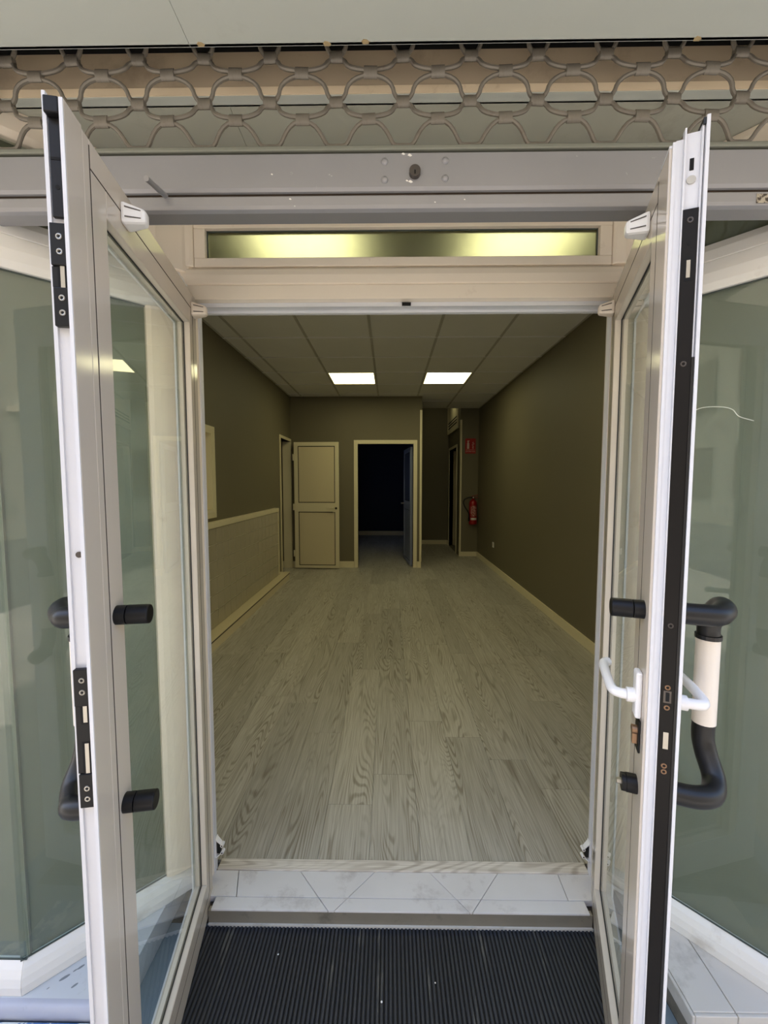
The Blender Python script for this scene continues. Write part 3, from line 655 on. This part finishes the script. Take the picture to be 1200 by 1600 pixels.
kb = thing('painted_kerb', 'peeling blue and white painted kerb below the left ledge', 'kerb')
bx((-1.715, -.70, .86, .951, -.06, -.006)).build('kerb', 'kerb_blue', kb, bevel=.004)
# ribbed mat
mt_ = thing('entrance_mat', 'black ribbed rubber entrance mat before the sill', 'mat')
bx((-.60, .672, .70, 1.223, ZMAT-.012, ZMAT-.004)).build('mat_base', 'mat_base', mt_)
mb = MB(); n = 106
for k in range(n):
    x = -.598 + k * (1.266/(n-1))
    mb.prism([(x-.0040, ZMAT-.004), (x-.0030, ZMAT), (x+.0030, ZMAT), (x+.0040, ZMAT-.004)], .702, 1.2225, 'y')
tag(mb.build('ribs', 'mat_rubber', mt_), kind='stuff')
ef = struct('floor_entry', 'blue-grey floor of the recessed entrance around the mat', 'floor', bx((-.75, .757, .60, 1.24, -.14, ZMAT-.012)), 'entry_floor')
for k, (x, y, s_) in enumerate([(-.33, 1.145, .0025), (-.02, 1.035, .003), (.13, 1.08, .002)]):
    o = MB().dome((x, y, ZMAT), (0, 0, 1), s_, s_*.5, 7).build('grit', 'paint_chip')
    tag(o, ['tiny pale grit crumb on the left of the mat near the sill', 'tiny pale grit crumb on the near middle of the ribbed mat', 'tiny pale grit crumb right of centre on the ribbed mat'][k], 'grit', 'grit crumbs on the mat')

# ------------------------------------------------------------------ street outside, for light and reflections
struct('floor_street', 'street paving in front of the shop', 'street', bx((-40, 40, -2.4, .60, -.2, -.062), (-40, -.75, .60, .97, -.2, -.062), (.757, 40, .60, .97, -.2, -.062)), 'pavement')
struct('floor_road', 'asphalt road beyond the pavement', 'road', bx((-40, 40, -8.5, -2.4, -.3, -.16)), 'asphalt')
ob = thing('opposite_building', 'cream building across the street mirrored in the panes', 'building', (0, -8.6, 0), kind='structure')
bx((-40, 40, -.4, 0, -.2, 8.5)).build('wall', 'facade_cream', ob)
for i in range(-9, 10):
    for zf in (.3, 3.6):
        x = i*2.3 + .6
        wn = bx((x-.55, x+.55, 0, .05, zf+.5, zf+2.4)).build('window', 'shutter_brown', ob)
for i in range(-2, 3): bx((i*5.2-1.6, i*5.2+1.6, 0, .9, 3.25, 3.4)).build('balcony', 'facade_cream', ob)

# ------------------------------------------------------------------ roller grille
sh = thing('roller_grille', 'half-rolled grey wire roller grille hanging above the open doors', 'roller shutter', (0, .98, 0))
PER = .1477; X0 = -.044
ROWS = [(0.0, 2.092, 0.0), (.5, 2.146, -.009), (0.0, 2.193, .005), (.5, 2.246, -.004), (0.0, 2.290, .009), (.5, 2.345, 0.0)]
def rod(k):
    (ph, za, ya), (_, zb, yb) = ROWS[k], ROWS[k+1]
    # ph = 0: bottoms of this rod sit half a period off the clips above it
    ptop = 0.0 if k % 2 == 0 else .5
    pts = []
    n0, n1 = -12, 13
    def pt(x, f): return (x, ya + (yb-ya)*f, za + .0052 + (zb - za - .0104)*f)
    # even rods arch up to the clip above, odd rods hang like bowls from narrow tops
    inv = k % 2 == 1
    half = PER/2
    seq = [(-half, 0), (-.0645, 0), (-.0605, .05), (-.0565, .15), (-.0535, .27)] + [(-.0525*math.cos(R(q)), .30+.70*math.sin(R(q))) for q in (12, 27, 42, 57, 72)]
    if k == 0: seq = [(-half, 0), (-.060, 0), (-.0535, .05), (-.048, .20), (-.043, .40), (-.036, .63), (-.028, .82), (-.018, .96)]
    seq = seq + [(-.008, 1.0)] + [(-x, f) for x, f in ([(-.008, 1.0)] + seq[::-1])][:-1]
    for j in range(n0, n1):
        cx = X0 + j*PER
        for dx, f in seq: pts.append(pt(cx+dx, 1-f if inv else f))
    pts = [p for p in pts if -1.72 < p[0] < 1.76]
    return MB().tube(pts, .0046, 8).build('wire_rod', 'rod', sh, smooth=True)
for k in range(5): rod(k)
def clip_mesh():
    mb = MB(); n = 12
    # flattened sleeve wrapped around two rods
    prof = [(.0068*math.cos(a)+0, .0122*math.sin(a)) for a in [2*math.pi*q/n for q in range(n)]]
    mb.prism([(p[0], p[1]) for p in prof], -.0145, .0145, 'x')
    return mb
cm = None
for k in range(1, 5):
    off = 0.0 if k % 2 == 1 else .5
    for j in range(-11, 12):
        x = X0 + (j+off)*PER
        if not -1.70 < x < 1.74: continue
        if cm is None: o = cm = clip_mesh().build('clip', 'rod', sh, smooth=True)
        else:
            o = cm.copy(); COL.objects.link(o); o.parent = sh
        o.location = (x + random.uniform(-.002, .002), ROWS[k][2], ROWS[k][1]); o.rotation_euler = (R(random.uniform(-8, 8)), R(random.uniform(-3, 3)), 0)
bx((-2.0, 2.0, -.012, .010, 2.080, 2.091)).build('top_lip', 'bar_lip', sh, bevel=.003)
bx((-2.0, 2.0, -.001, .010, 1.958, 2.080)).build('web', 'bar_gap', sh)
MB().prism([(-.001, 2.000), (-.005, 1.993), (-.010, 1.995), (-.013, 2.002), (-.013, 2.072), (-.009, 2.075), (-.001, 2.075)], -2.0, 2.0, 'x').build('lock_bar', 'bar', sh, bevel=.001)
MB().prism([(-.001, 1.958), (.035, 1.958), (.035, 1.953), (-.004, 1.953), (-.012, 1.957), (-.014, 1.964), (-.014, 1.983), (-.010, 1.986), (-.001, 1.986)], -2.0, 2.0, 'x').build('foot_bar', 'bar', sh, bevel=.001)
for x, z in ((-.011, 2.054), (.122, 2.055), (-.011, 2.016), (.122, 2.018)): MB().dome((x, -.013, z), (0, -1, 0), .0078, .0055).build('rivet', 'bar', sh, smooth=True)
lc = MB().cyl((.055, -.024, 2.029), (.055, -.012, 2.029), .0125, seg=18).build('lock_cylinder', 'lock_metal', sh, bevel=.001)
bx((.0538, .0562, -.0246, -.0238, 2.021, 2.029)).build('keyhole', 'dark_hole', lc)
MB().cyl((-.498, -.012, 1.987), (-.498, -.088, 1.972), .0055, seg=12).build('peg', 'bar', sh, smooth=True)
bx((.800, .845, -.0150, -.0142, 1.960, 1.979)).build('sticker', 'sticker_paper', sh)
for x, z, a in ((.030, 2.070, .004), (.044, 2.067, .005), (.046, 2.012, .005), (.038, 2.014, .003), (-.75, 1.975, .005), (-.70, 1.97, .004), (-.22, 1.977, .003), (.165, 1.973, .002), (-.26, 2.03, .0025), (.10, 1.968, .002)):
    y = -.0136 if z > 1.99 else -.0144
    MB().prism([(x-a, z), (x-a*.3, z+a*.7), (x+a*.4, z+a*.4), (x+a, z-a*.2), (x+.2*a, z-a*.6)], y, y+.0005, 'y').build('paint_chip', 'paint_chip', sh)

# ------------------------------------------------------------------ the two open door leaves
def ring(c, r, t_):
    """raised screw rim facing along the leaf (local x)"""
    pts = [(c[0], c[1]+r*math.cos(2*math.pi*k/14), c[2]+r*math.sin(2*math.pi*k/14)) for k in range(15)]
    return MB().tube(pts, t_, 6, cap=False)
def leaf(name, label, org, ang, s, L, lock):
    """local x: hinge -> free edge; d: depth from the inner face outwards; z up.  s=+1 when the inner face looks to +y"""
    t = thing(name, label, 'door', (org[0], org[1], 0), ang, kind='structure')
    T, Z0, Z1 = (.052 if lock else .042), -.036, 1.908
    Y_ = lambda d: -s*d
    def B(u0, u1, d0, d1, z0, z1): return (u0, u1, Y_(d0), Y_(d1), z0, z1)
    def P(u, d, z): return (u, Y_(d), z)
    hs, be = .036, .066                # hinge stile, inner edge of its bead
    if lock: ls, le = L-.066, L-.066-.040
    else: ls, le = L-.070, L-.122
    rt_, rb = Z1-.046, Z0+.060         # rails
    bt, bb = Z1-.094, Z0+.112          # beads
    gz = .017                          # depth of the glass
    core_end = L if lock else L-.050
    bx(B(0, hs, 0, T-.005, Z0, Z1)).build('hinge_stile', 'lacquer_shaded', t, bevel=.0015)
    bx(B(ls+.0006, core_end, 0, T-.005, Z0, Z1)).build('lock_stile', 'lacquer_shaded', t, bevel=.0015)
    bx(B(hs, ls, 0, T-.005, rt_+.0010, Z1)).build('top_rail', 'lacquer_shaded', t, bevel=.0015)
    bx(B(hs, ls, 0, T-.005, Z0, rb-.0006)).build('bottom_rail', 'lacquer_shaded', t, bevel=.0015)
    bx(B(hs+.0006, be, .0, gz, Z0+.06, rt_)).build('glazing_bead', 'lacquer_shaded', t, bevel=.002)
    bx(B(le, ls-.0010, .0, gz, rb, rt_)).build('glazing_bead', 'lacquer_shaded', t, bevel=.002)
    bx(B(be, le, .0, gz, bt, rt_)).build('glazing_bead', 'lacquer_shaded', t, bevel=.002)
    bx(B(be, le, .0, gz, rb, bb)).build('glazing_bead', 'lacquer_shaded', t, bevel=.002)
    bx(B(hs, be, gz+.006, T-.005, rb, rt_), B(le, ls, gz+.006, T-.005, rb, rt_), B(be, le, gz+.006, T-.005, bt, rt_), B(be, le, gz+.006, T-.005, rb, bb)).build('outer_rebate', 'lacquer_shaded', t)
    jw = .0009
    bx(B(hs-jw, hs+jw, -.00025, .003, rb, rt_), B(ls-jw, ls+jw, -.00025, .003, Z0+.01, Z1-.01), B(hs, ls, -.00025, .003, rt_-jw, rt_+jw), B(hs, ls, -.00025, .003, rb-jw, rb+jw)).build('joint_line', 'joint_dark', t)
    bx(B(be-.006, le+.006, gz, gz+.005, bb-.006, bt+.006)).build('glass_pane', 'door_glass', t)
    bx(B(be, be+.002, gz-.0015, gz, bb, bt), B(le-.002, le, gz-.0015, gz, bb, bt), B(be, le, gz-.0015, gz, bt-.002, bt), B(be, le, gz-.0015, gz, bb, bb+.002)).build('gasket', 'gasket', t)
    # outer flange standing proud of the frame all round
    fe = L+.014 if lock else L-.026
    Zf = Z1+.030
    fl = MB(); fl.box(*B(fe-.09, fe, T-.005, T, Z0, Zf)); fl.box(*B(.03, fe-.09, T-.005, T, Z1-.10, Zf)); fl.box(*B(-.012, .076, T-.005, T, Z0, Zf)); fl.box(*B(.076, fe-.09, T-.005, T, Z0, Z0+.11))
    fl.build('outer_flange', 'lacquer_lit', t)
    if lock:
        # stepped free edge: ridges with a dark lock plate between them
        bx(B(L, L+.004, .004, .009, Z0, Z1+.006)).build('edge_ridge', 'lacquer_lit', t)
        bx(B(L-.002, L+.0025, .0091, .0190, Z0, Z1+.008), B(L-.05, L, .0, .0185, Z1, Z1+.004)).build('edge_web', 'lacquer_lit', t)
        bx(B(L-.002, L+.010, .0191, .0215, Z0, Z1+.020)).build('edge_ridge', 'lacquer_lit', t)
        bx(B(L-.002, L+.004, .0216, .0425, Z0, Z1+.014)).build('edge_channel', 'lacquer_lit', t)
        bx(B(L-.002, L+.009, .0426, .0455, 1.56, Z1+.020)).build('edge_ridge', 'lacquer_lit', t)
        bx(B(L+.0041, L+.0046, .0285, .0345, Z1-.045, Z1-.026)).build('bolt_slot', 'dark_hole', t)
        MB().cyl(P(L+.004, .0315, Z1-.060), P(L+.0055, .0315, Z1-.060), .0068, seg=14).build('edge_screw', 'steel', t)
        pt_ = bx(B(L+.004, L+.0105, .0205, .0430, Z0+.004, 1.800)).build('lock_plate', 'lock_plate', t, bevel=.0008)
        for z in (1.782, 1.55, 1.10, .988, .951, .843, .832):
            ring(P(L+.0106, .0315, z), .0036, .0013).build('screw', 'brass_dull' if z < 1.0 else 'lock_metal', pt_, smooth=True)
        MB().cyl(P(L+.0100, .0315, 1.745), P(L+.0108, .0315, 1.745), .0035, seg=10).build('plate_hole', 'dark_hole', pt_)
        bx(B(L+.0107, L+.0113, .0290, .0345, 1.690, 1.718)).build('latch_bolt', 'steel', pt_)
        bx(B(L+.0104, L+.0108, .0260, .0375, 1.685, 1.724)).build('latch_slot', 'dark_hole', pt_)
        bx(B(L+.0104, L+.0113, .0255, .0375, .960, .982)).build('latch', 'lock_metal', pt_)
        bx(B(L+.0113, L+.0120, .0290, .0345, .963, .979)).build('latch_face', 'dark_hole', pt_)
        bx(B(L+.0104, L+.0115, .0280, .0360, .875, .906)).build('dead_bolt', 'steel', pt_)
        bx(B(L-.002, fe-.0025, .0426, .0469, Z0, 1.56)).build('edge_seal', 'black_rubber', t)
        bx(B(.06, fe-.002, .043, .0469, Zf-.012, Zf-.002)).build('top_seal', 'black_rubber', t)
    else:
        # broad inner flange, channel with strike plates, outer flange
        bx(B(L-.05, L-.002, .0, .0050, Z0, Z1+.004)).build('inner_flange', 'lacquer_shaded', t, bevel=.001); bx(B(L-.002, L, .0004, .0058, Z0, Z1+.003)).build('flange_edge', 'lacquer_lit', t)
        bx(B(L-.05, L-.014, .0066, .0096, Z0, Z1-.020)).build('edge_ridge', 'lacquer_lit', t)
        bx(B(L-.05, L-.024, .0097, .0330, Z0, Z1-.004)).build('edge_channel', 'lacquer_lit', t)
        bx(B(L-.05, L-.020, .0331, .0350, Z0, Z1+.012)).build('edge_ridge', 'lacquer_lit', t)
        def plate(z0, z1, slots, screws):
            p = bx(B(L-0.0230, L-0.0130, .0085, .0340, z1-.062, z1), B(L-0.0230, L-0.0160, .0095, .0350, z0+.058, z1-.062), B(L-0.0230, L-0.0130, .0085, .0330, z0, z0+.058)).build('strike_plate', 'black_plastic', t, bevel=.0015)
            for a, b_ in slots:
                bx(B(L-0.0159, L-0.0155, .0150, .0265, a, b_)).build('slot', 'dark_hole', p); bx(B(L-0.0155, L-0.0151, .0165, .0225, a+.003, b_-.003)).build('slot_liner', 'steel', p)
            for z in screws: ring(P(L-.0128, .021, z), .0034, .0013).build('screw', 'steel', p, smooth=True)
        plate(1.590, 1.742, [(1.640, 1.684)], (1.722, 1.700, 1.632, 1.610))
        plate(.812, 1.048, [(.955, .992), (.868, .925)], (1.030, 1.010, .846, .828))
        fb = bx(B(L-0.0230, L-0.0170, .0120, .0300, 1.752, Z1-.014)).build('flush_bolt', 'black_plastic', t, bevel=.001)
        bx(B(L-0.0170, L-0.0165, .0130, .0290, 1.834, 1.838)).build('bolt_gap', 'dark_hole', fb); MB().cyl(P(L-0.0172, .021, 1.795), P(L-0.0166, .021, 1.795), .0035, seg=10).build('bolt_hole', 'dark_hole', fb)
        bx(B(L-0.0230, L-0.0070, .0100, .0310, Z1-.014, Z1+.010)).build('bolt_cap', 'black_plastic', fb, bevel=.002)
        MB().cyl(P(L-0.0230, .020, 1.235), P(L-0.0210, .020, 1.235), .005, seg=10).build('edge_screw', 'lock_metal', t)
        MB().cyl(P(L-0.0230, .020, .20), P(L-0.0210, .020, .20), .005, seg=10).build('edge_screw', 'lock_metal', t)
    # through-bolts of the pull handle on the inner face
    ub = L-.038 if lock else L-.094
    zt, zb = (1.112, .766) if lock else (1.112, .755)
    for z, ln in ((zt, .056), (zb, .026 if lock else .054)):
        q = MB().cyl(P(ub, 0, z), P(ub, -.018, z), .0175, seg=20).build('bolt_sleeve', 'black_plastic', t, smooth=True)
        if ln > .03: MB().cyl(P(ub, -.0185, z), P(ub, -ln, z), .0175, seg=20).build('cap', 'black_plastic', q, smooth=True, bevel=.002)
        else:
            MB().cyl(P(ub, -.0185, z), P(ub, -ln, z), .0165, seg=20).build('cap', 'black_plastic', q, smooth=True)
            MB().cyl(P(ub, -ln, z), P(ub, -ln-.008, z), .006, seg=6).build('nut', 'steel', q)
    # offset pull handle outside
    ut = ub-.085; dt = T+(.078 if lock else .062); kk = 0 if lock else .016
    ph = MB().tube([P(ut, dt, 1.045), P(ut, dt, .872)], .0205, 20).build('pull_handle', 'handle_white', t, smooth=True)
    up_ = smoothpath([P(ub, T, zt), P(ub, T+.040, zt), P(ub-.006, T+.064-kk, zt), P(ub-.030, T+.082-kk, zt+.004), P(ub-.062, T+.086-kk, zt+.002), P(ub-.080, T+.082-kk, zt-.018), P(ut, dt, zt-.045), P(ut, dt, 1.052)], 6)
    MB().tube(up_, .0195, 16).build('upper_bend', 'black_rubber', ph, smooth=True)
    MB().tube([P(ut, dt, 1.044), P(ut, dt, 1.052)], .0225, 20).build('collar', 'black_rubber', ph)
    lo_ = smoothpath([P(ut, dt, .880), P(ut, dt, .84), P(ut+.010, dt+.004, zb+.045), P(ut+.034, dt+.010, zb+.012), P(ut+.066, T+.075-kk, zb), P(ub, T+.045, zb), P(ub, T, zb)], 6)
    MB().tube(lo_, .0196, 16).build('lower_bend', 'black_rubber', ph, smooth=True)
    # plastic corner pieces on the top rail
    for u, m_ in ((.455 if lock else .475, 'white_plastic'), (.035, 'ivory_plastic')):
        zc = Z1-.048
        mb = MB(); mb.hexa([P(u-.020, 0, zc-.021), P(u+.020, 0, zc-.021), P(u+.020, 0, zc+.021), P(u-.020, 0, zc+.021)],
                           [P(u-.011, -.042, zc-.013), P(u+.011, -.042, zc-.013), P(u+.011, -.042, zc+.012), P(u-.011, -.042, zc+.012)])
        q = mb.build('corner_bumper', m_, t, bevel=.006)
        for dz in (-.009, .009):
            MB().hexa([P(u+.0188, -.008, zc+dz-.001), P(u+.0188, -.008, zc+dz+.001), P(u+.020, -.008, zc+dz+.001), P(u+.020, -.008, zc+dz-.001)],
                      [P(u+.0118, -.034, zc+dz*.75-.001), P(u+.0118, -.034, zc+dz*.75+.001), P(u+.0131, -.034, zc+dz*.75+.001), P(u+.0131, -.034, zc+dz*.75-.001)]).build('groove', 'lock_metal', q)
    # hinges on the hinge side
    for z in (.25, 1.0, 1.70): MB().cyl(P(-.006, T-.010, z-.05), P(-.006, T-.010, z+.05), .008, seg=12).build('hinge', 'lacquer_shaded', t, smooth=True)
    if lock:
        uc = L-.034
        lv = bx(B(uc-.014, uc+.014, -.011, 0, .905, .995)).build('inner_lever', 'white_plastic', t, bevel=.004)
        MB().cyl(P(uc, -.010, .945), P(uc, -.024, .945), .0135, seg=16).build('neck', 'white_plastic', lv, smooth=True)
        MB().tube(smoothpath([P(uc, -.024, .945), P(uc-.001, -.034, .945), P(uc-.012, -.046, .946), P(uc-.055, -.050, .952), P(uc-.105, -.050, .957), P(uc-.120, -.040, .958)], 6), .0095, 12).build('lever', 'white_plastic', lv, smooth=True)
        ov = bx(B(uc-.014, uc+.014, T, T+.011, .905, .995)).build('outer_lever', 'white_plastic', t, bevel=.004)
        MB().cyl(P(uc, T+.010, .945), P(uc, T+.022, .945), .0135, seg=16).build('neck', 'white_plastic', ov, smooth=True)
        MB().tube(smoothpath([P(uc, T+.020, .945), P(uc-.002, T+.046, .945), P(uc-.020, T+.052, .947), P(uc-.060, T+.048, .950), P(uc-.105, T+.040, .952)], 6), .0095, 12).build('lever', 'white_plastic', ov, smooth=True)
        es = bx(B(uc-.014, uc+.014, -.004, 0, .838, .900)).build('key_plate', 'black_plastic', t, bevel=.004)
        MB().cyl(P(uc, -.004, .878), P(uc, -.013, .878), .0085, seg=14).build('cylinder', 'brass_dull', es, smooth=True); bx(B(uc-.005, uc+.005, -.012, -.004, .852, .874)).build('cylinder_tail', 'brass_dull', es)
    return t
hL, hR = (-.59, 1.30), (.668, 1.30)
leaf('door_4', 'open white entrance leaf on the left with black strike plates on its edge', hL, R(-80.243), 1, .668, False)
leaf('door_5', 'open white entrance leaf on the right with lever handle and black lock plate', hR, R(-109.804), -1, .5906, True)

# roller catches at the foot of both jambs
for s_, x, lab in ((1, -.603, 'small white and black roller catch low on the left jamb'), (-1, .690, 'small white and black roller catch low on the right jamb')):
    c = thing('roller_catch', lab, 'door catch', (x, 1.372, .085), group='roller catches on the jambs')
    bx((0, s_*.003, -.016, .004, -.034, .036)).build('plate', 'white_plastic', c)
    for sg, nm in ((1, 'upper_arm'), (-1, 'lower_arm')):
        z0, z1 = sg*.032, sg*.013
        arm = MB().hexa([(s_*.003, -.018, z0-.0025), (s_*.003, .002, z0-.0025), (s_*.003, .002, z0+.0025), (s_*.003, -.018, z0+.0025)],
                        [(s_*.024, -.018, z1-.0025), (s_*.024, -.004, z1-.0025), (s_*.024, -.004, z1+.0025), (s_*.024, -.018, z1+.0025)]).build(nm, 'white_plastic', c, bevel=.001)
        MB().cyl((s_*.024, -.020, z1), (s_*.024, -.003, z1), .0055, seg=12).build('eye', 'white_plastic', arm, smooth=True)
        MB().cyl((s_*.024, -.0205, z1), (s_*.024, -.0199, z1), .0025, seg=10).build('pin', 'dark_hole', arm)
    bx((s_*.004, s_*.016, -.014, .0, -.020, .022)).build('roller_block', 'black_rubber', c, bevel=.002)
